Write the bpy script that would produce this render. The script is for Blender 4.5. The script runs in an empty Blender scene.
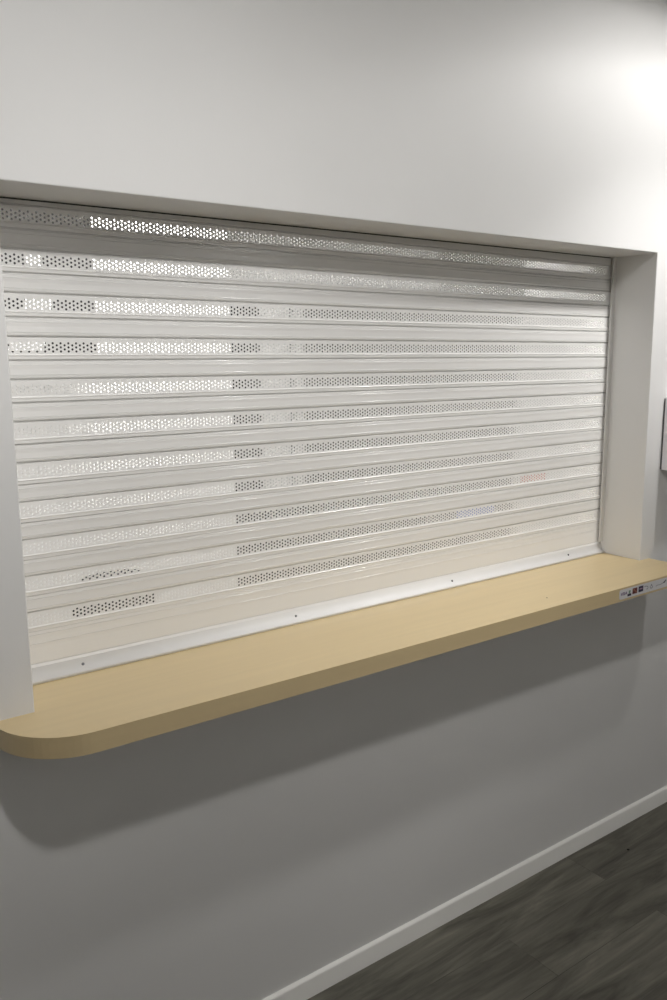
import bpy, bmesh, math, random
from mathutils import Matrix, Vector
C = bpy.context.scene.collection
random.seed(4)
H = 1.646                      # camera height; z values below are written relative to it, Z() makes them world
def Z(z): return z + H
# ------------------------------------------------------------------ camera
cd = bpy.data.cameras.new('camera'); cam = bpy.data.objects.new('camera', cd); C.objects.link(cam)
cd.sensor_fit = 'VERTICAL'; cd.sensor_height = 36.0; cd.lens = 29.92; cd.clip_start = 0.02
cam.matrix_world = Matrix(((0.8087918, 0.10714317, -0.57825269, 0),
                           (-0.58805617, 0.13602937, -0.79729916, 0),
                           (-0.00676581, 0.98489408, 0.17302564, H), (0, 0, 0, 1)))
# world matrix rows are world axes expressed in camera space
bpy.context.scene.camera = cam
# ------------------------------------------------------------------ world, exposure
w = bpy.data.worlds.new('world'); bpy.context.scene.world = w; w.use_nodes = True
w.node_tree.nodes['Background'].inputs[0].default_value = (.9, .95, 1, 1)
w.node_tree.nodes['Background'].inputs[1].default_value = 0.05
vs = bpy.context.scene.view_settings
vs.view_transform = 'Standard'; vs.look = 'None'; vs.gamma = 1; vs.exposure = 0.0; vs.use_curve_mapping = False
bpy.context.scene.cycles.denoising_prefilter = 'ACCURATE'; bpy.context.scene.cycles.use_adaptive_sampling = False
# ------------------------------------------------------------------ lights: numbers of every lamp
CEIL = 1.13                    # ceiling, relative to the camera
# x, y, watts, half cone (deg)
DOWN = [(2.54, 0.90, 17, 88), (0.60, 0.40, 17, 88)]
FILL_LAMPS = [(0.9, -1.3, 36), (3.1, -1.3, 36)]   # added fill spots, aimed at the opposite wall to bounce light onto the shutter
BEAMS = (((0, .26), (16, .34), (25, .85), (33, 1.18), (42, 1.08), (50, .76), (60, .50), (68, .50), (76, .30), (84, .14), (90, .0)),    # beam profiles: angle from straight down, relative intensity
         ((0, .22), (20, .28), (29, .62), (38, .98), (48, 1.1), (56, .84), (64, .60), (72, .38), (80, .20), (90, .0)))
PANEL_STRENGTH = 45.0           # lit ceiling panels of the room behind the shutter
# ------------------------------------------------------------------ materials
def mat(name, col, rough=.5, metal=0, noise=None, bump=None, coat=0, spec=None, emit=None, estr=0):
    m = bpy.data.materials.new(name); m.use_nodes = True
    nt = m.node_tree; b = nt.nodes['Principled BSDF']
    b.inputs['Base Color'].default_value = (*col, 1); b.inputs['Roughness'].default_value = rough
    b.inputs['Metallic'].default_value = metal
    if coat: b.inputs['Coat Weight'].default_value = coat; b.inputs['Coat Roughness'].default_value = .19; b.inputs['Coat IOR'].default_value = 1.65
    if spec is not None: b.inputs['Specular IOR Level'].default_value = spec
    if emit: b.inputs['Emission Color'].default_value = (*emit, 1); b.inputs['Emission Strength'].default_value = estr
    if noise or bump:
        tc = nt.nodes.new('ShaderNodeTexCoord')
    if noise:                  # (scale xyz, amount)
        mp = nt.nodes.new('ShaderNodeMapping'); mp.inputs['Scale'].default_value = noise[0]
        n = nt.nodes.new('ShaderNodeTexNoise'); n.inputs['Scale'].default_value = 1; n.inputs['Detail'].default_value = 5
        r = nt.nodes.new('ShaderNodeMapRange'); r.inputs['From Min'].default_value = .3; r.inputs['From Max'].default_value = .7
        r.inputs['To Min'].default_value = 1 - noise[1]; r.inputs['To Max'].default_value = 1 + noise[1]
        mx = nt.nodes.new('ShaderNodeVectorMath'); mx.operation = 'SCALE'; mx.inputs[0].default_value = col
        nt.links.new(tc.outputs['Object'], mp.inputs[0]); nt.links.new(mp.outputs[0], n.inputs['Vector'])
        nt.links.new(n.outputs[0], r.inputs[0]); nt.links.new(r.outputs[0], mx.inputs['Scale'])
        nt.links.new(mx.outputs[0], b.inputs['Base Color'])
    if bump:                   # (scale xyz, distance)
        mp = nt.nodes.new('ShaderNodeMapping'); mp.inputs['Scale'].default_value = bump[0]
        n = nt.nodes.new('ShaderNodeTexNoise'); n.inputs['Scale'].default_value = 1; n.inputs['Detail'].default_value = 3
        bp = nt.nodes.new('ShaderNodeBump'); bp.inputs['Distance'].default_value = bump[1]; bp.inputs['Strength'].default_value = 1
        nt.links.new(tc.outputs['Object'], mp.inputs[0]); nt.links.new(mp.outputs[0], n.inputs['Vector'])
        nt.links.new(n.outputs[0], bp.inputs['Height']); nt.links.new(bp.outputs[0], b.inputs['Normal'])
    return m
M = dict(
 wall=mat('wall_paint', (.76, .755, .745), .62, noise=((3, 3, 3), .012), bump=((220, 220, 220), .00012)),
 reveal=mat('reveal_paint', (.76, .755, .74), .55, bump=((160, 160, 160), .00012)),
 ceil=mat('ceiling_paint', (.78, .775, .76), .8),
 skirt=mat('baseboard_paint', (.86, .85, .82), .4, bump=((60, 200, 200), .00015)),
 shutter=mat('white_coated_aluminium', (.87, .862, .845), .42, noise=((2.5, 60, 300), .008), bump=((3, 100, 500), .000012), coat=1.0),
 guide=mat('guide_aluminium', (.70, .69, .67), .45),
 gap_shade=mat('gap_shade_dark', (.03, .03, .028), .9),
 rail=mat('bottom_rail_white', (.88, .88, .88), .5),
 screw=mat('screw_steel', (.16, .16, .17), .4, .7),
 shelf=mat('maple_laminate', (.65, .515, .295), .42, noise=((2.2, 40, 40), .035), coat=.1),
 box=mat('box_plastic', (.80, .78, .82), .4),
 boxdark=mat('box_back_plate', (.10, .10, .10), .6),
 sticker=mat('sticker_white', (.72, .71, .72), .35),
 ink=mat('ink_navy', (.03, .025, .06), .5), ink2=mat('ink_maroon', (.13, .025, .025), .5), ink3=mat('ink_orange', (.34, .15, .09), .5),
 ink4=mat('ink_violet', (.16, .09, .20), .5), ink5=mat('ink_grey', (.26, .25, .27), .5), ink6=mat('ink_green', (.20, .32, .22), .5), ink7=mat('ink_pink', (.5, .34, .42), .5),
 metal=mat('downlight_trim', (.85, .85, .85), .3), lamp=mat('lamp_face', (1, 1, 1), .5, emit=(1, .95, .86), estr=1.5),
 panel=mat('light_panel', (1, 1, 1), .5, emit=(1, .985, .96), estr=PANEL_STRENGTH),
 bwall=mat('back_room_paint', (.60, .60, .59), .7), bwhite=mat('back_room_white_paint', (.86, .86, .85), .7), white=mat('white_melamine', (.66, .66, .65), .5),
 dark=mat('dark_grey_laminate', (.020, .019, .020), .6, spec=.12), door=mat('dark_door_paint', (.020, .019, .018), .6, spec=.12),
 mid=mat('mid_grey_paint', (.42, .42, .41), .6), black=mat('black_plastic', (.02, .02, .022), .5),
 fabric=mat('black_fabric', (.018, .018, .02), .9), blue=mat('blue_card', (.10, .16, .42), .6), red=mat('red_card', (.5, .12, .08), .6),
 steel=mat('brushed_steel', (.5, .5, .5), .35, 1), paper=mat('white_paper', (.6, .6, .6), .7), debris=mat('dark_grit', (.01, .01, .01), .8),
)
def floor_mat():
    m = bpy.data.materials.new('grey_wood_vinyl'); m.use_nodes = True; nt = m.node_tree; b = nt.nodes['Principled BSDF']
    L = nt.links.new; N = nt.nodes.new
    tc = N('ShaderNodeTexCoord')
    br = N('ShaderNodeTexBrick'); br.inputs['Scale'].default_value = 1; br.offset = .37
    br.inputs['Brick Width'].default_value = 1.22; br.inputs['Row Height'].default_value = .18
    br.inputs['Mortar Size'].default_value = .0012; br.inputs['Mortar Smooth'].default_value = .2
    br.inputs['Color1'].default_value = (.25, .25, .25, 1); br.inputs['Color2'].default_value = (.75, .75, .75, 1); br.inputs['Mortar'].default_value = (.1, .1, .1, 1)
    mo = N('ShaderNodeMapping'); mo.inputs['Location'].default_value = (.35, -.168, 0); L(tc.outputs['Object'], mo.inputs[0]); L(mo.outputs[0], br.inputs['Vector'])
    mp = N('ShaderNodeMapping'); mp.inputs['Scale'].default_value = (1.3, 9, 1); L(tc.outputs['Object'], mp.inputs[0])
    ad = N('ShaderNodeVectorMath'); ad.operation = 'MULTIPLY_ADD'; ad.inputs[1].default_value = (7, 3, 5)
    L(br.outputs['Color'], ad.inputs[0]); L(mp.outputs[0], ad.inputs[2])
    n1 = N('ShaderNodeTexNoise'); n1.inputs['Scale'].default_value = 1.6; n1.inputs['Detail'].default_value = 7; n1.inputs['Roughness'].default_value = .62; n1.inputs['Distortion'].default_value = 1.1
    L(ad.outputs[0], n1.inputs['Vector'])
    n2 = N('ShaderNodeTexNoise'); n2.inputs['Scale'].default_value = 5; n2.inputs['Detail'].default_value = 6
    mp2 = N('ShaderNodeMapping'); mp2.inputs['Scale'].default_value = (1, 22, 1); L(tc.outputs['Object'], mp2.inputs[0]); L(mp2.outputs[0], n2.inputs['Vector'])
    cr = N('ShaderNodeValToRGB'); cr.color_ramp.elements[0].position = .32; cr.color_ramp.elements[0].color = (.060, .057, .044, 1)
    cr.color_ramp.elements[1].position = .72; cr.color_ramp.elements[1].color = (.215, .205, .165, 1)
    L(n1.outputs[0], cr.inputs[0])
    m1 = N('ShaderNodeMix'); m1.data_type = 'RGBA'; m1.blend_type = 'MULTIPLY'; m1.inputs[0].default_value = .7
    r2 = N('ShaderNodeMapRange'); r2.inputs['From Min'].default_value = .3; r2.inputs['From Max'].default_value = .7; r2.inputs['To Min'].default_value = .75; r2.inputs['To Max'].default_value = 1.15
    L(n2.outputs[0], r2.inputs[0]); L(cr.outputs[0], m1.inputs[6]); L(r2.outputs[0], m1.inputs[7])
    m2 = N('ShaderNodeMix'); m2.data_type = 'RGBA'; m2.blend_type = 'MULTIPLY'; m2.inputs[0].default_value = .55
    r3 = N('ShaderNodeMapRange'); r3.inputs['From Min'].default_value = .1; r3.inputs['From Max'].default_value = .75; r3.inputs['To Min'].default_value = .45; r3.inputs['To Max'].default_value = 1.25
    L(br.outputs['Color'], r3.inputs[0]); L(m1.outputs[2], m2.inputs[6]); L(r3.outputs[0], m2.inputs[7])
    L(m2.outputs[2], b.inputs['Base Color']); b.inputs['Roughness'].default_value = .5
    bp = N('ShaderNodeBump'); bp.inputs['Distance'].default_value = .0008; L(n1.outputs[0], bp.inputs['Height']); L(bp.outputs[0], b.inputs['Normal'])
    return m
M['floor'] = floor_mat()
# ------------------------------------------------------------------ helpers
def link(name, bm, m, parent=None, origin=None):
    if origin is not None: bmesh.ops.translate(bm, verts=bm.verts, vec=-Vector(origin))
    me = bpy.data.meshes.new(name); bmesh.ops.recalc_face_normals(bm, faces=bm.faces); bm.to_mesh(me); bm.free()
    for mm in (m if isinstance(m, (list, tuple)) else [m]): me.materials.append(mm)
    o = bpy.data.objects.new(name, me); C.objects.link(o)
    if parent: o.parent = parent
    if origin is not None: o.location = origin
    return o
def tag(o, label, cat, group=None):
    o['label'] = label; o['category'] = cat
    if group: o['group'] = group
    return o
def thing(name, label, cat, loc=(0, 0, 0), group=None):
    o = bpy.data.objects.new(name, None); C.objects.link(o); o.location = loc; o.empty_display_size = .05
    return tag(o, label, cat, group)
def struct(name, bm, m):
    o = link(name, bm, m); o['kind'] = 'structure'; return o
def box(bm, x0, x1, y0, y1, z0, z1, bev=0):
    r = bmesh.ops.create_cube(bm, size=1)
    for v in r['verts']:
        v.co = Vector((x0 + (v.co.x + .5) * (x1 - x0), y0 + (v.co.y + .5) * (y1 - y0), z0 + (v.co.z + .5) * (z1 - z0)))
    if bev:
        es = {e for v in r['verts'] for e in v.link_edges}
        bmesh.ops.bevel(bm, geom=list(es), offset=bev, segments=3, profile=.5, affect='EDGES')
def B(*a, **k):
    bm = bmesh.new(); box(bm, *a, **k); return bm
def prism(bm, pts, lo, hi, axis='z'):
    def P(a, b, t): return {'z': (a, b, t), 'x': (t, a, b), 'y': (a, t, b)}[axis]
    lo_v = [bm.verts.new(P(a, b, lo)) for a, b in pts]; hi_v = [bm.verts.new(P(a, b, hi)) for a, b in pts]
    n = len(pts)
    for i in range(n): bm.faces.new((lo_v[i], lo_v[(i + 1) % n], hi_v[(i + 1) % n], hi_v[i]))
    bm.faces.new(lo_v); bm.faces.new(hi_v)
    return lo_v, hi_v
def cyl(bm, c, r, h, axis='z', seg=24, r2=None):
    rr = bmesh.ops.create_cone(bm, cap_ends=True, segments=seg, radius1=r, radius2=r if r2 is None else r2, depth=h)
    mt = {'z': Matrix(), 'y': Matrix.Rotation(math.pi / 2, 4, 'X'), 'x': Matrix.Rotation(math.pi / 2, 4, 'Y')}[axis]
    bmesh.ops.transform(bm, matrix=Matrix.Translation(c) @ mt, verts=rr['verts'])
# ------------------------------------------------------------------ the setting
YW = 1.60; YB = 1.86                       # corridor face and back-room face of the wall with the opening
X0, X1 = .428, 2.4345                      # opening
ZT, ZS = .308, -.693                       # opening top, shelf top (relative)
TH = .042
XL, XR = -2.6, 5.6; YO = -1.7
def opening_wall():
    bm = bmesh.new(); xs = [XL, X0, X1, XR]; zs = [0, Z(ZS - TH), Z(ZT), Z(CEIL)]
    V = {(i, j, k): bm.verts.new((xs[i], y, zs[k])) for i in range(4) for k in range(4) for j, y in enumerate((YW, YB))}
    for i in range(3):
        for k in range(3):
            if (i, k) == (1, 1): continue
            for j in (0, 1): bm.faces.new((V[i, j, k], V[i + 1, j, k], V[i + 1, j, k + 1], V[i, j, k + 1]))
    for (a, b) in (((1, 1), (2, 1)), ((2, 1), (2, 2)), ((2, 2), (1, 2)), ((1, 2), (1, 1))):
        bm.faces.new((V[a[0], 0, a[1]], V[b[0], 0, b[1]], V[b[0], 1, b[1]], V[a[0], 1, a[1]]))
    for i in range(3):
        for k in (0, 3): bm.faces.new((V[i, 0, k], V[i + 1, 0, k], V[i + 1, 1, k], V[i, 1, k]))
        for q in (0, 3): bm.faces.new((V[q, 0, i], V[q, 0, i + 1], V[q, 1, i + 1], V[q, 1, i]))
    es = [e for e in bm.edges if all(abs(v.co.y - YW) < 1e-6 for v in e.verts) and
          all(X0 - 1e-4 < v.co.x < X1 + 1e-4 and zs[1] - 1e-4 < v.co.z < zs[2] + 1e-4 for v in e.verts)]
    bmesh.ops.bevel(bm, geom=es, offset=.003, segments=3, profile=.5, affect='EDGES')
    return bm
struct('wall_front', opening_wall(), M['wall'])
struct('floor', B(XL, XR, YO, YW, -.1, 0), M['floor'])
struct('ceiling', B(XL, XR, YO, YW, Z(CEIL), Z(CEIL) + .1), M['ceil'])
struct('wall_opposite', B(XL, XR, YO - .1, YO, 0, Z(CEIL)), M['wall'])
struct('wall_left', B(XL - .1, XL, YO, YW, 0, Z(CEIL)), M['wall'])
struct('wall_right', B(XR, XR + .1, YO, YW, 0, Z(CEIL)), M['wall'])
def baseboard():
    bm = bmesh.new()
    pr = [(YW, 0), (YW - .020, 0), (YW - .0195, .004), (YW - .0115, .043), (YW - .0105, .0455), (YW - .008, .0475), (YW - .005, .0485), (YW, .0495)]
    prism(bm, pr, XL, XR, 'x'); return bm
struct('baseboard_front', baseboard(), M['skirt'])
# ------------------------------------------------------------------ counter shelf
def shelf():
    xl, xr, yf = .347, 2.489, 1.434
    rl = .125; rr = .10
    pts = []
    pts.append((xl, YW)); ea, eb, yl = .15, .155, 1.443
    for i in range(1, 17):
        a = math.pi / 2 * i / 16; pts.append((xl + ea * (1 - math.cos(a)), yl + eb * (1 - math.sin(a))))
    pts += [(1.1, 1.4375), (2.05, yf)]
    for i in range(17):
        a = math.pi / 2 * i / 16; pts.append((xr - rr + rr * math.sin(a), yf + rr * (1 - math.cos(a))))
    pts += [(xr, YW), (X1, YW), (X1, YB + .03), (X0, YB + .03), (X0, YW)]
    bm = bmesh.new(); lo, hi = prism(bm, pts, Z(ZS - TH), Z(ZS))
    n = len(pts); es = []
    for ring in (lo, hi):
        for i in range(n):
            a, b = ring[i], ring[(i + 1) % n]
            if a.co.y > YW - 1e-5 and b.co.y > YW - 1e-5: continue
            es.append(bm.edges.get((a, b)))
    bmesh.ops.bevel(bm, geom=[e for e in es if e], offset=.0016, segments=2, affect='EDGES')
    return bm
sh = thing('counter_shelf', 'long maple laminate counter shelf with rounded corners below the shutter', 'shelf', (1.4, YW, Z(ZS - TH)))
def under(p, o):   # parent keeping world place
    o.parent = p; o.matrix_parent_inverse = Matrix.Translation(-p.location); return o
under(sh, link('shelf_board', shelf(), M['shelf']))
bm = bmesh.new(); cyl(bm, (1.843, 1.502, Z(ZS) + .0003), .0022, .0008, seg=9); under(sh, link('chip', bm, M['debris']))
# ------------------------------------------------------------------ roller shutter
YS = 1.762; S = 1.0133                     # front face of the slats; measured heights are scaled onto that plane
SX0, SX1 = X0 + .006, X1 - .006
MK = [.266, .1825, .0983, .0140, -.070, -.153, -.2345, -.3135, -.3925, -.4712, -.5505]
rs = thing('roller_shutter', 'closed white perforated aluminium roller shutter filling the wall opening', 'shutter', ((X0 + X1) / 2, YS, Z(ZS)))
PX, PZ, RH = .00816, .00836, .00246
HX0 = .4793 - PX; NC = 237
def arc(c, wd, h, base, n=5):              # a rib: half-round ridge, listed from its upper foot to its lower foot
    return [(c + wd / 2 * math.cos(math.pi * i / n), base + h * math.sin(math.pi * i / n)) for i in range(n + 1)]
def ridge(c, R=.0015, low=.0075, base=.0012):   # rounded step: upper shoulder curving from 60 degrees to flat, then a long gentle underside
    a0 = math.radians(58); h = R * (1 - math.cos(a0))
    return [(c + R * math.sin(a0 * (1 - i / 6)), base + h - R * (1 - math.cos(a0 * (1 - i / 6)))) for i in range(7)] + [(c - low, base)]
PERF_TOP = [(.0188, -.007), (.0188, -.0012), (.0180, 0.0)]
PERF_LOW = [(-.0134, 0.0), (-.0138, .0007), (-.0143, .0013), (-.0149, .0018), (-.0156, .0021), (-.0164, .0022), (-.0185, .0014), (-.0238, .0012), (-.0245, .0006), (-.0247, -.0004), (-.0247, -.007)]
SOLID = [(.01775, -.007), (.01775, -.0006), (.0172, .0006), (.0164, .0012)] + ridge(.0092) + \
        ridge(-.0108, low=.0045) + [(-.0165, .0012), (-.0174, .0005), (-.01775, -.0006), (-.01775, -.007)]
def sheet(bm, prof, smooth_small=True):
    # prof: (height, forward offset); a skin along x with a back skin, so the slat has thickness
    rows = [(bm.verts.new((SX0, -f, t)), bm.verts.new((SX1, -f, t))) for t, f in prof]
    for (a, b), (c, d) in zip(rows, rows[1:]):
        fc = bm.faces.new((a, b, d, c))
        if smooth_small and (a.co - c.co).length < .0016: fc.smooth = True
    return rows
def slat(prof):
    bm = bmesh.new(); rows = sheet(bm, prof)
    (a, b), (c, d) = rows[0], rows[-1]
    bm.faces.new((a, b, d, c))             # closes the back
    bm.faces.new([r[0] for r in rows]); bm.faces.new([r[1] for r in reversed(rows)])
    return bm
def perf_mesh():
    bm = bmesh.new()
    zt, zb = PERF_TOP[-1][0], PERF_LOW[0][0]
    sheet(bm, PERF_TOP); sheet(bm, PERF_LOW)
    x_end = HX0 - PX / 2 + NC * PX
    TK = .0009
    def quad(*p):
        bm.faces.new([bm.verts.new(q) for q in p])
    for y in (0.0, TK):
        quad((SX0, y, zb), (HX0 - PX / 2, y, zb), (HX0 - PX / 2, y, zt), (SX0, y, zt))
        quad((x_end, y, zb), (SX1, y, zb), (SX1, y, zt), (x_end, y, zt))
    for c in range(NC):
        cx = HX0 + c * PX; xa, xb = cx - PX / 2, cx + PX / 2
        zs_ = [-PZ / 2, PZ / 2] if c % 2 == 0 else [-PZ, 0, PZ]
        lo, hi = zs_[0] - PZ / 2, zs_[-1] + PZ / 2
        for y in (0.0, TK):
            quad((xa, y, zb), (xb, y, zb), (xb, y, lo), (xa, y, lo)); quad((xa, y, hi), (xb, y, hi), (xb, y, zt), (xa, y, zt))
        for cz in zs_:
            n = 12; ring = []; outer = []
            for i in range(n):
                a = 2 * math.pi * (i + .5) / n; ring.append((cx + RH * math.cos(a), cz + RH * math.sin(a)))
                ca, sa = math.cos(a), math.sin(a); k = min(PX / 2 / max(abs(ca), 1e-9), PZ / 2 / max(abs(sa), 1e-9))
                outer.append((cx + k * ca, cz + k * sa))
            # the four cell corners belong to the diagonal sectors
            fr = [bm.verts.new((p[0], 0, p[1])) for p in ring]; bk = [bm.verts.new((p[0], TK, p[1])) for p in ring]
            for layer, y in ((fr, 0.0), (bk, TK)):
                out = [bm.verts.new((p[0], y, p[1])) for p in outer]
                for i in range(n):
                    j = (i + 1) % n
                    vs_ = [layer[i], out[i]]
                    oi, oj = outer[i], outer[j]
                    if abs(oi[0] - oj[0]) > 1e-7 and abs(oi[1] - oj[1]) > 1e-7:
                        kx = cx + math.copysign(PX / 2, (oi[0] + oj[0]) / 2 - cx); kz = cz + math.copysign(PZ / 2, (oi[1] + oj[1]) / 2 - cz)
                        vs_.append(bm.verts.new((kx, y, kz)))
                    vs_ += [out[j], layer[j]]
                    bm.faces.new(vs_)
            for i in range(n): bm.faces.new((fr[i], fr[(i + 1) % n], bk[(i + 1) % n], bk[i]))
    for zz in (.0202, -.0261): box(bm, SX0, SX1, .0035, .0065, zz - .005, zz + .005)   # interlocking tongues behind the seams
    me = bpy.data.meshes.new('perforated_slat'); bm.to_mesh(me); bm.free(); me.materials.append(M['shutter']); return me
def mesh_of(bm, name, m):
    bmesh.ops.recalc_face_normals(bm, faces=bm.faces)
    me = bpy.data.meshes.new(name); bm.to_mesh(me); bm.free(); me.materials.append(m); return me
TILT = [-.0072, -.0070, -.0052, -.004, -.003, -.0015, .001, .0018, .0018, .001, 0]   # the slats hang very slightly out of level
def put(me, name, z, parent=rs, slope=0):
    o = bpy.data.objects.new(name, me); C.objects.link(o); o.parent = parent
    o.matrix_parent_inverse = Matrix.Translation(-parent.location); o.location = (0, YS, z - slope * 1.4); o.rotation_euler = (0, -slope, 0); return o
pm = perf_mesh(); sm = mesh_of(slat(SOLID), 'solid_slat', M['shutter'])
for k, m_ in enumerate(MK):
    put(pm, 'perforated_slat', Z(m_ * S), slope=TILT[k])
    if k < len(MK) - 1: put(sm, 'solid_slat', Z(((m_ - .0247) + (MK[k + 1] + .0188)) / 2 * S), slope=(TILT[k] + TILT[k + 1]) / 2)
zt0 = MK[0] * S + .0188 + .0026            # the half-hidden slat under the soffit
bm = bmesh.new()
c = [(X0 + .0182, .2975), (X1 - .0182, .2835), (X1 - .0182, ZT - .0032), (X0 + .0182, ZT - .0032)]
prism(bm, [(a, Z(b)) for a, b in c], YS - .0035, YS + .020, 'y')
under(rs, link('cover_strip', bm, M['guide']))
under(rs, link('top_gap_shade', B(X0 + .0182, X1 - .0182, YS - .0015, YS + .020, Z(ZT - .0032), Z(ZT - .0001)), M['gap_shade']))  # near-black strip painting the shade of the gap under the soffit
# bottom slat and coved bottom rail
zb0 = MK[-1] * S - .0247; zb1 = -.655
h = zb0 - zb1
bp_ = [(0, -.007), (0, .0002), (-.0008, .0012)] + ridge(-.0085) + ridge(-.0285) + [(-h + .0006, .0012), (-h, .0005), (-h, -.007)]
put(mesh_of(slat(bp_), 'bottom_slat', M['shutter']), 'bottom_slat', Z(zb0))
bm = bmesh.new()
pr = [(YS + .006, Z(-.6555)), (YS - .0012, Z(-.6555)), (YS - .003, Z(-.662)), (YS - .006, Z(-.670)), (YS - .0105, Z(-.6775)), (YS - .0165, Z(-.6828)), (YS - .0225, Z(-.6853)), (YS - .0238, Z(-.6862)), (YS - .0242, Z(-.688)), (YS - .0242, Z(-.6926)), (YS + .006, Z(-.6926))]
prism(bm, pr, X0 + .001, X1 - .001, 'x')
for f in bm.faces:
    if len(f.verts) == 4 and f.calc_center_median().z < Z(-.66) and f.calc_area() < .03 and f.calc_center_median().y < YS: f.smooth = True
rail = under(rs, link('bottom_rail', bm, M['rail']))
def screw_mesh():
    bm = bmesh.new(); cyl(bm, (0, 0, 0), .0036, .0020, 'y', 16, .0026); cyl(bm, (0, -.0014, 0), .0016, .001, 'y', 6); return mesh_of(bm, 'screw', M['screw'])
scm = screw_mesh()
for x in (.572 * S, 1.132 * S, 1.688 * S, 2.223 * S):
    o = bpy.data.objects.new('screw', scm); C.objects.link(o); o.parent = rail
    o.location = (x, YS - .0098, Z(-.6750)); o.rotation_euler = (math.radians(-38), 0, 0)
# guide rails: channels that hold the slat ends
def guide(side):
    s = 1 if side == 'right' else -1; xj = X1 if s > 0 else X0
    def xx(d): return xj - s * d
    bm = bmesh.new(); t = .0018; yf, yb = YS - .0125, YS + .014
    pts = [(xx(.0005), yf), (xx(.0175), yf), (xx(.0178), yf + .0045), (xx(.0160), yf + .0045), (xx(.0157), yf + t), (xx(.0005 + t), yf + t), (xx(.0005 + t), yb - t), (xx(.0175), yb - t), (xx(.0175), yb), (xx(.0005), yb)]
    prism(bm, pts, Z(-.6520), Z(ZT - .0008)); return bm
tag(link('guide_rail', guide('right'), M['guide'], origin=(X1 - .01, YS, Z(-.652))), 'slim upright shutter guide channel against the right reveal, fully in view', 'guide rail')
tag(link('guide_rail', guide('left'), M['guide'], origin=(X0 + .01, YS, Z(-.652))), 'slim upright shutter guide channel tucked behind the left reveal edge', 'guide rail')
# ------------------------------------------------------------------ sticker on the shelf edge
YF = 1.434
st = thing('payment_sticker', 'narrow white sticker with small payment symbols on the shelf front edge', 'sticker', (2.21, YF, Z(-.7125)))
bm = bmesh.new(); pts = []
x0, x1, z0, z1, r = 2.089, 2.355, -.7285, -.6985, .007
for cx, cz, a0 in ((x0 + r, z0 + r, 180), (x1 - r, z0 + r, 270), (x1 - r, z1 - r, 0), (x0 + r, z1 - r, 90)):
    for i in range(7): a = math.radians(a0 + 15 * i); pts.append((cx + r * math.cos(a), Z(cz + r * math.sin(a))))
prism(bm, pts, YF - .0006, YF - .0000, 'y'); under(st, link('sticker_sheet', bm, M['sticker']))
YI = YF - .0009
def ink(name, polys, m):
    bm = bmesh.new()
    for p in polys: prism(bm, [(a, Z(b)) for a, b in p], YI, YI + .0004, 'y')
    return under(st, link(name, bm, m))
def rc(a, b, c, d): return [(a, c), (b, c), (b, d), (a, d)]
def stroke(pts, wd):
    out = []
    for (a, b), (c, d) in zip(pts, pts[1:]):
        L = math.hypot(c - a, d - b); nx, nz = -(d - b) / L * wd / 2, (c - a) / L * wd / 2
        out.append([(a - nx, b - nz), (c - nx, d - nz), (c + nx, d + nz), (a + nx, b + nz)])
    return out
tcu = bpy.data.curves.new('card_wordmark', 'FONT'); tcu.body = 'VISA'; tcu.size = .0125; tcu.shear = .35; tcu.extrude = .0002; tcu.offset = .0002
to = bpy.data.objects.new('card_wordmark', tcu); C.objects.link(to); tcu.materials.append(M['ink4'])
dg = bpy.context.evaluated_depsgraph_get(); tm = bpy.data.meshes.new_from_object(to.evaluated_get(dg)); bpy.data.objects.remove(to)
tm.transform(Matrix.Rotation(math.pi / 2, 4, 'X'))
xs_ = [v.co.x for v in tm.vertices]; k = .030 / (max(xs_) - min(xs_))
tm.transform(Matrix.Translation((2.092, YI, Z(-.7165))) @ Matrix.Diagonal((k, 1, 1, 1)))
o = bpy.data.objects.new('card_wordmark', tm); C.objects.link(o); under(st, o)
ink('card_symbol', [rc(2.129, 2.147, -.7240, -.7170)], M['ink']); ink('card_symbol', [[(2.135, -.7165), (2.142, -.7165), (2.144, -.7085), (2.139, -.7055), (2.134, -.7085)]], M['ink6'])
a = ink('card_symbol', [rc(2.1535, 2.177, -.7215, -.7035)], M['ink2']); ink('card_symbol', [rc(2.157, 2.164, -.7105, -.7065), rc(2.167, 2.174, -.7185, -.7145), rc(2.160, 2.171, -.7138, -.7118)], M['ink3']).location.y = -.0004
ink('card_symbol', [rc(2.184, 2.2075, -.7210, -.7030)], M['ink']); ink('card_symbol', [rc(2.189, 2.203, -.7130, -.7098)], M['ink7']).location.y = -.0004
ink('card_symbol', stroke([(2.214, -.7085), (2.221, -.7075), (2.227, -.7095), (2.232, -.7105), (2.233, -.7150), (2.229, -.7185), (2.225, -.7175)], .0022), M['ink5'])
ink('card_symbol', stroke([(2.246, -.7185), (2.243, -.7145), (2.248, -.7105), (2.251, -.7060), (2.252, -.7115), (2.258, -.7150), (2.255, -.7190), (2.246, -.7185)], .0024), M['ink5'])
ink('card_symbol', stroke([(2.274, -.7175), (2.284, -.7150), (2.294, -.7160), (2.306, -.7145), (2.314, -.7125)], .0018), M['ink5'])
ink('card_symbol', [[(2.312, -.7140), (2.320, -.7140), (2.329, -.7065), (2.326, -.7045), (2.316, -.7100)]], M['ink'])
# ------------------------------------------------------------------ wall box beside the opening
BX, BZ0, BZ1 = 2.517, -.392, -.150
wb = thing('wall_box', 'pale grey box mounted on the wall right of the opening', 'box', (BX + .07, YW, Z(BZ0)))
bm = B(BX, BX + .15, YW - .11, YW - .006, Z(BZ0), Z(BZ1), bev=.003); under(wb, link('casing', bm, M['box']))
bm = B(BX + .003, BX + .147, YW - .0065, YW, Z(BZ0 + .003), Z(BZ1 - .003)); under(wb, link('back_plate', bm, M['boxdark']))
bm = B(BX + .05, BX + .10, YW - .1125, YW - .109, Z(BZ0 + .03), Z(BZ0 + .09), bev=.001); under(wb, link('front_panel', bm, M['guide']))
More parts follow.
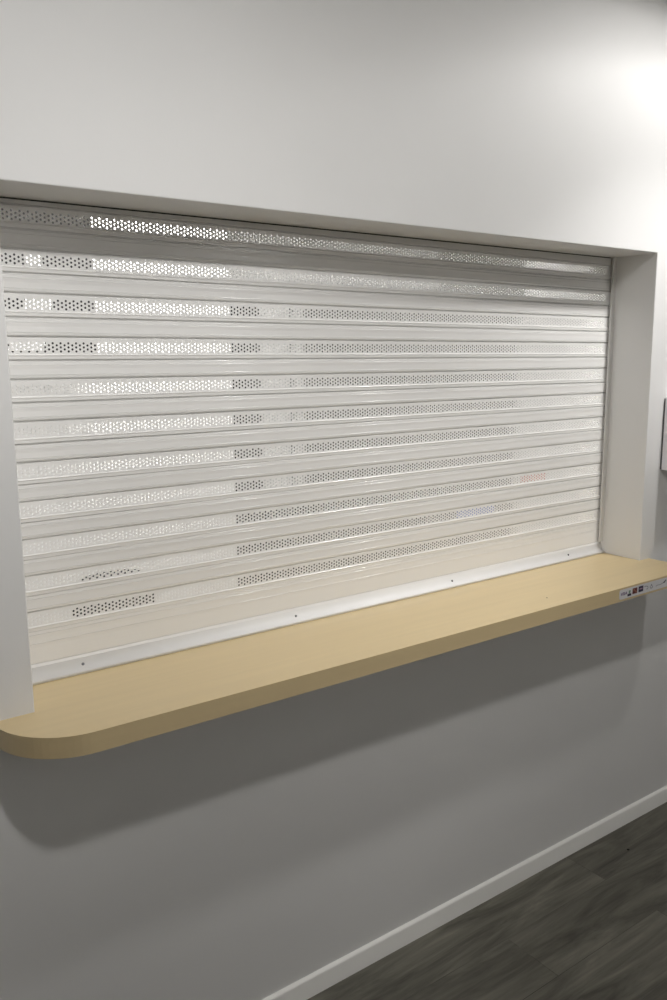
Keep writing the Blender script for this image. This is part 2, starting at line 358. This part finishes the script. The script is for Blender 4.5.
# grit on the floor
bm = bmesh.new(); bmesh.ops.create_icosphere(bm, subdivisions=1, radius=.005)
for v in bm.verts: v.co *= random.uniform(.7, 1.2); v.co.z *= .5
tag(link('grit', bm, M['debris'], origin=None), 'tiny dark speck lying on the grey wood floor near the baseboard', 'debris')
GR = bpy.data.objects['grit']
d = cam.matrix_world.to_3x3() @ Vector((628 - 333.5, -(850 - 500), -831)); t = -H / d.z
GR.location = (d.x * t, d.y * t, .002)
# ------------------------------------------------------------------ ceiling downlights of the corridor (above the view), plus the added fill lamps
def downlight(x, y, watts, half, label, fill_lamp=False, beam=BEAMS[0]):
    dl = thing('downlight', label, 'ceiling light', (x, y, Z(CEIL)), 'corridor ceiling downlights')
    bm = bmesh.new()
    prof = [(.075, .0), (.098, .0), (.098, -.003), (.092, -.006), (.078, -.006), (.075, -.003)]
    n = 32; rings = [[bm.verts.new((x + r * math.cos(2 * math.pi * i / n), y + r * math.sin(2 * math.pi * i / n), Z(CEIL) + z)) for i in range(n)] for r, z in prof]
    for q in range(len(rings)):
        ra, rb = rings[q], rings[(q + 1) % len(rings)]
        for i in range(n): bm.faces.new((ra[i], ra[(i + 1) % n], rb[(i + 1) % n], rb[i]))
    under(dl, link('trim_ring', bm, M['metal']))
    bm = bmesh.new(); cyl(bm, (x, y, Z(CEIL) - .001), .074, .002, seg=32); under(dl, link('lamp_face', bm, M['lamp']))
    ld = bpy.data.lights.new('downlight_lamp', 'SPOT'); ld.energy = watts * 4; ld.spot_size = math.radians(half * 2); ld.spot_blend = .1
    ld.shadow_soft_size = .05; ld.color = (1, .985, .966)
    ld.use_nodes = True; nt = ld.node_tree; em = nt.nodes['Emission']
    ge = nt.nodes.new('ShaderNodeNewGeometry'); sp = nt.nodes.new('ShaderNodeSeparateXYZ'); ab = nt.nodes.new('ShaderNodeMath'); ab.operation = 'ABSOLUTE'
    ac = nt.nodes.new('ShaderNodeMath'); ac.operation = 'ARCCOSINE'; dv = nt.nodes.new('ShaderNodeMath'); dv.operation = 'DIVIDE'; dv.inputs[1].default_value = math.pi / 2
    fc = nt.nodes.new('ShaderNodeFloatCurve'); cu = fc.mapping.curves[0]
    while len(cu.points) < len(beam): cu.points.new(.5, .5)
    for p, (an, v) in zip(cu.points, beam): p.location = (an / 90, v); p.handle_type = 'AUTO_CLAMPED'
    fc.mapping.update()
    for a, b in ((ge.outputs['Incoming'], sp.inputs[0]), (sp.outputs[2], ab.inputs[0]), (ab.outputs[0], ac.inputs[0]), (ac.outputs[0], dv.inputs[0]), (dv.outputs[0], fc.inputs['Value']), (fc.outputs[0], em.inputs['Strength'])): nt.links.new(a, b)
    lo = bpy.data.objects.new('downlight_lamp', ld); C.objects.link(lo); lo.location = (x, y, Z(CEIL) - .06)
    if fill_lamp: lo.rotation_euler = (math.radians(-38), 0, 0); ld.use_nodes = False; ld.spot_blend = .5; ld.energy = watts
    return dl
for (x, y, wt, hf), lb in zip(DOWN, ('round ceiling downlight above the right end of the counter', 'round ceiling downlight above the left end of the counter',
                                     )):
    downlight(x, y, wt, hf, lb, beam=BEAMS[0] if x > 2 else BEAMS[1])
for (x, y, wt), lb in zip(FILL_LAMPS, ('added round fill lamp at the ceiling behind the camera, nearer the left', 'added round fill lamp at the ceiling behind the camera, nearer the right')):
    downlight(x, y, wt, 42, lb, fill_lamp=True)
# ------------------------------------------------------------------ the room behind the shutter, seen through its holes
YR = 4.0
struct('floor_inner', B(XL, 8, YW + .26, YR + .1, -.1, 0), M['floor'])
struct('ceiling_inner', B(XL, 8, YB, YR + .1, Z(CEIL), Z(CEIL) + .1), M['ceil'])
struct('wall_back', B(XL, 8, YR, YR + .1, 0, Z(CEIL)), M['bwall'])
struct('wall_inner_left', B(XL - .1, XL, YB, YR, 0, Z(CEIL)), M['bwall'])
struct('wall_inner_right', B(8, 8.1, YB, YR, 0, Z(CEIL)), M['bwall'])
struct('wall_inner_front', B(XR, 8, YB - .1, YB, 0, Z(CEIL)), M['bwall'])
# a chimney-breast like projection, white and close to the lamp
YP = 3.2
struct('trim_1', B(.2, .5555 * YP, YP, YR, 0, Z(CEIL)), M['bwhite'])
# dark wall cupboard at upper left
cb = thing('wall_cupboard', 'dark wall cupboard seen through the upper left shutter holes', 'cupboard', (.7, 3.2, Z(.006)))
CYF = 3.02; cx1 = .3705 * CYF
under(cb, link('cupboard_body', B(.25, cx1, CYF, 3.2, Z(.002 * CYF), Z(.85)), M['dark']))
for a, b in ((.253, .66), (.665, cx1 - .003)):
    dd = under(cb, link('cupboard_door', B(a, b, CYF - .02, CYF, Z(.004 * CYF), Z(.845), bev=.003), M['dark']))
    bm = B(b - .03 if a < .5 else a + .02, b - .02 if a < .5 else a + .03, CYF - .045, CYF - .02, Z(.55), Z(.67), bev=.002)
    hh = link('handle', bm, M['steel']); hh.parent = dd
YN = CYF - .022; NOTICE = [(.2955, .125), (.3091, .125), (.3204, .06), (.3069, .006), (.2661, .006), (.2895, .059)]
bm = bmesh.new(); prism(bm, [(a * YN, Z(b * YN)) for a, b in NOTICE], YN - .001, YN, 'y')
tag(link('notice_sheet', bm, M['paper']), 'small white sheet on the dark wall cupboard behind the shutter', 'paper')
# narrow dark board, then the wide dark double door
nb = thing('tall_dark_board', 'narrow tall dark board left of the dark double door behind the shutter', 'board', (2.32, YR, Z(-.9)))
under(nb, link('panel', B(.556 * 3.95, .604 * 3.95, 3.955, YR, Z(-.95), Z(.085 * 3.95)), M['dark']))
DX0, DX1 = .671 * 3.96, 1.118 * 3.96
bm = bmesh.new(); zt_ = .088 * 3.96
box(bm, DX0 - .055, DX0, 3.94, YR, 0, Z(zt_)); box(bm, DX1, DX1 + .055, 3.94, YR, 0, Z(zt_)); box(bm, DX0 - .055, DX1 + .055, 3.94, YR, Z(zt_), Z(zt_) + .055)
dr = struct('door_1', bm, M['mid'])
xm = (DX0 + DX1) / 2
for a, b, hx in ((DX0, xm - .002, xm - .07), (xm + .002, DX1, xm + .07)):
    lf = link('door_leaf', B(a + .002, b, 3.96, 3.995, .005, Z(zt_) - .003), M['door'], dr)
    bm = bmesh.new(); cyl(bm, (hx, 3.945, 1.0), .012, .03, 'y', 12); box(bm, hx - .05, hx + .05, 3.925, 3.935, .99, 1.01, bev=.003); link('door_handle', bm, M['steel'], lf)
# low dark cabinet run
lc = thing('low_cabinet', 'long low dark cabinet seen through the bottom rows of shutter holes', 'cabinet', (3.0, 3.4, 0))
LX0, LX1 = .5555 * 3.38, 1.10 * 3.38; LZ = Z(-.245 * 3.38)
under(lc, link('cabinet_body', B(LX0 + .01, LX1 - .01, 3.42, 3.9, .08, LZ - .03), M['dark']))
under(lc, link('cabinet_top', B(LX0, LX1, 3.38, 3.92, LZ - .03, LZ, bev=.003), M['dark']))
under(lc, link('plinth', B(LX0 + .03, LX1 - .03, 3.46, 3.88, 0, .08), M['black']))
nd = 3
for i in range(nd):
    a = LX0 + .012 + i * (LX1 - LX0 - .024) / nd; b = a + (LX1 - LX0 - .024) / nd - .004
    dd = under(lc, link('cabinet_door', B(a, b, 3.40, 3.42, .09, LZ - .036, bev=.002), M['dark']))
    hh = link('handle', B(b - .05, b - .038, 3.375, 3.4, LZ - .2, LZ - .08, bev=.002), M['steel']); hh.parent = dd
tag(link('blue_sheet', B(.985 * 3.397, 1.075 * 3.397, 3.3965, 3.3995, LZ - .145, LZ - .045), M['blue']), 'blue sheet on the front of the low dark cabinet behind the shutter', 'sheet')
tag(link('red_sheet', B(1.142 * 4, 1.208 * 4, 3.997, 3.9995, Z(-.236 * 4), Z(-.205 * 4)), M['red']), 'small red sheet on the back wall beyond the shutter, right of the dark double door', 'sheet')
# white cupboard high on the right
wc = thing('white_wall_cupboard', 'white wall cupboard seen through the upper right shutter holes', 'cupboard', (4.5, 3.4, Z(.3)))
WX0 = 1.137 * 3.3
under(wc, link('cupboard_body', B(WX0, WX0 + 1.5, 3.32, 4.0, Z(.088 * 3.3), Z(1.0)), M['white']))
for i in range(3): under(wc, link('cupboard_door', B(WX0 + .003 + i * .5, WX0 + .497 + i * .5, 3.3, 3.32, Z(.089 * 3.3), Z(.997), bev=.002), M['white']))
# round-backed dark chair at lower left
ch = thing('office_chair', 'dark round-backed chair seen through the lowest shutter holes at left', 'chair', (.95, 2.5, 0))
CY = 2.5; cxl, cxr = .327 * CY, .432 * CY; cxm = (cxl + cxr) / 2; cz = Z(-.276 * CY)
bm = bmesh.new(); pts = []
for i in range(25):
    a = math.pi * i / 24; pts.append((cxm - .0 + (cxr - cxl) / 2 * math.copysign(abs(math.cos(a)) ** .55, math.cos(a)), cz - .10 + .10 * math.sin(a) ** .6 if math.sin(a) > 0 else cz - .10))
pts += [(cxl + .02, cz - .34), (cxr - .02, cz - .34)]
prism(bm, pts, CY, CY + .05, 'y'); under(ch, link('backrest', bm, M['fabric']))
under(ch, link('seat', B(cxm - .2, cxm + .2, CY + .02, CY + .44, .43, .49, bev=.02), M['fabric']))
bm = bmesh.new(); cyl(bm, (cxm, CY + .23, .27), .025, .34); under(ch, link('post', bm, M['black']))
under(ch, link('back_bracket', B(cxm - .03, cxm + .03, CY + .045, CY + .06, .44, cz - .25), M['black']))
for i in range(5):
    bm = bmesh.new(); box(bm, 0, .26, -.018, .018, .06, .095, bev=.004); bmesh.ops.transform(bm, matrix=Matrix.Translation((cxm, CY + .23, 0)) @ Matrix.Rotation(2 * math.pi * i / 5 + .3, 4, 'Z'), verts=bm.verts)
    lg = under(ch, link('leg', bm, M['black']))
    bm = bmesh.new(); a = 2 * math.pi * i / 5 + .3; cyl(bm, (cxm + .245 * math.cos(a), CY + .23 + .245 * math.sin(a), .03), .03, .04, 'x', 16)
    cc = link('castor', bm, M['black']); cc.parent = lg
# lit ceiling panels of that room
for x, y, lb in ((1.2, 2.45, 'square lit ceiling panel of the inner room, left one'), (3.6, 2.5, 'square lit ceiling panel of the inner room, middle one'), (5.9, 2.5, 'square lit ceiling panel of the inner room, right one')):
    cl = thing('ceiling_panel', lb, 'ceiling light', (x, y, Z(CEIL)), 'ceiling panels of the inner room')
    under(cl, link('frame', B(x - .31, x + .31, y - .31, y + .31, Z(CEIL) - .012, Z(CEIL)), M['metal']))
    under(cl, link('diffuser', B(x - .29, x + .29, y - .29, y + .29, Z(CEIL) - .016, Z(CEIL) - .0121), M['panel']))
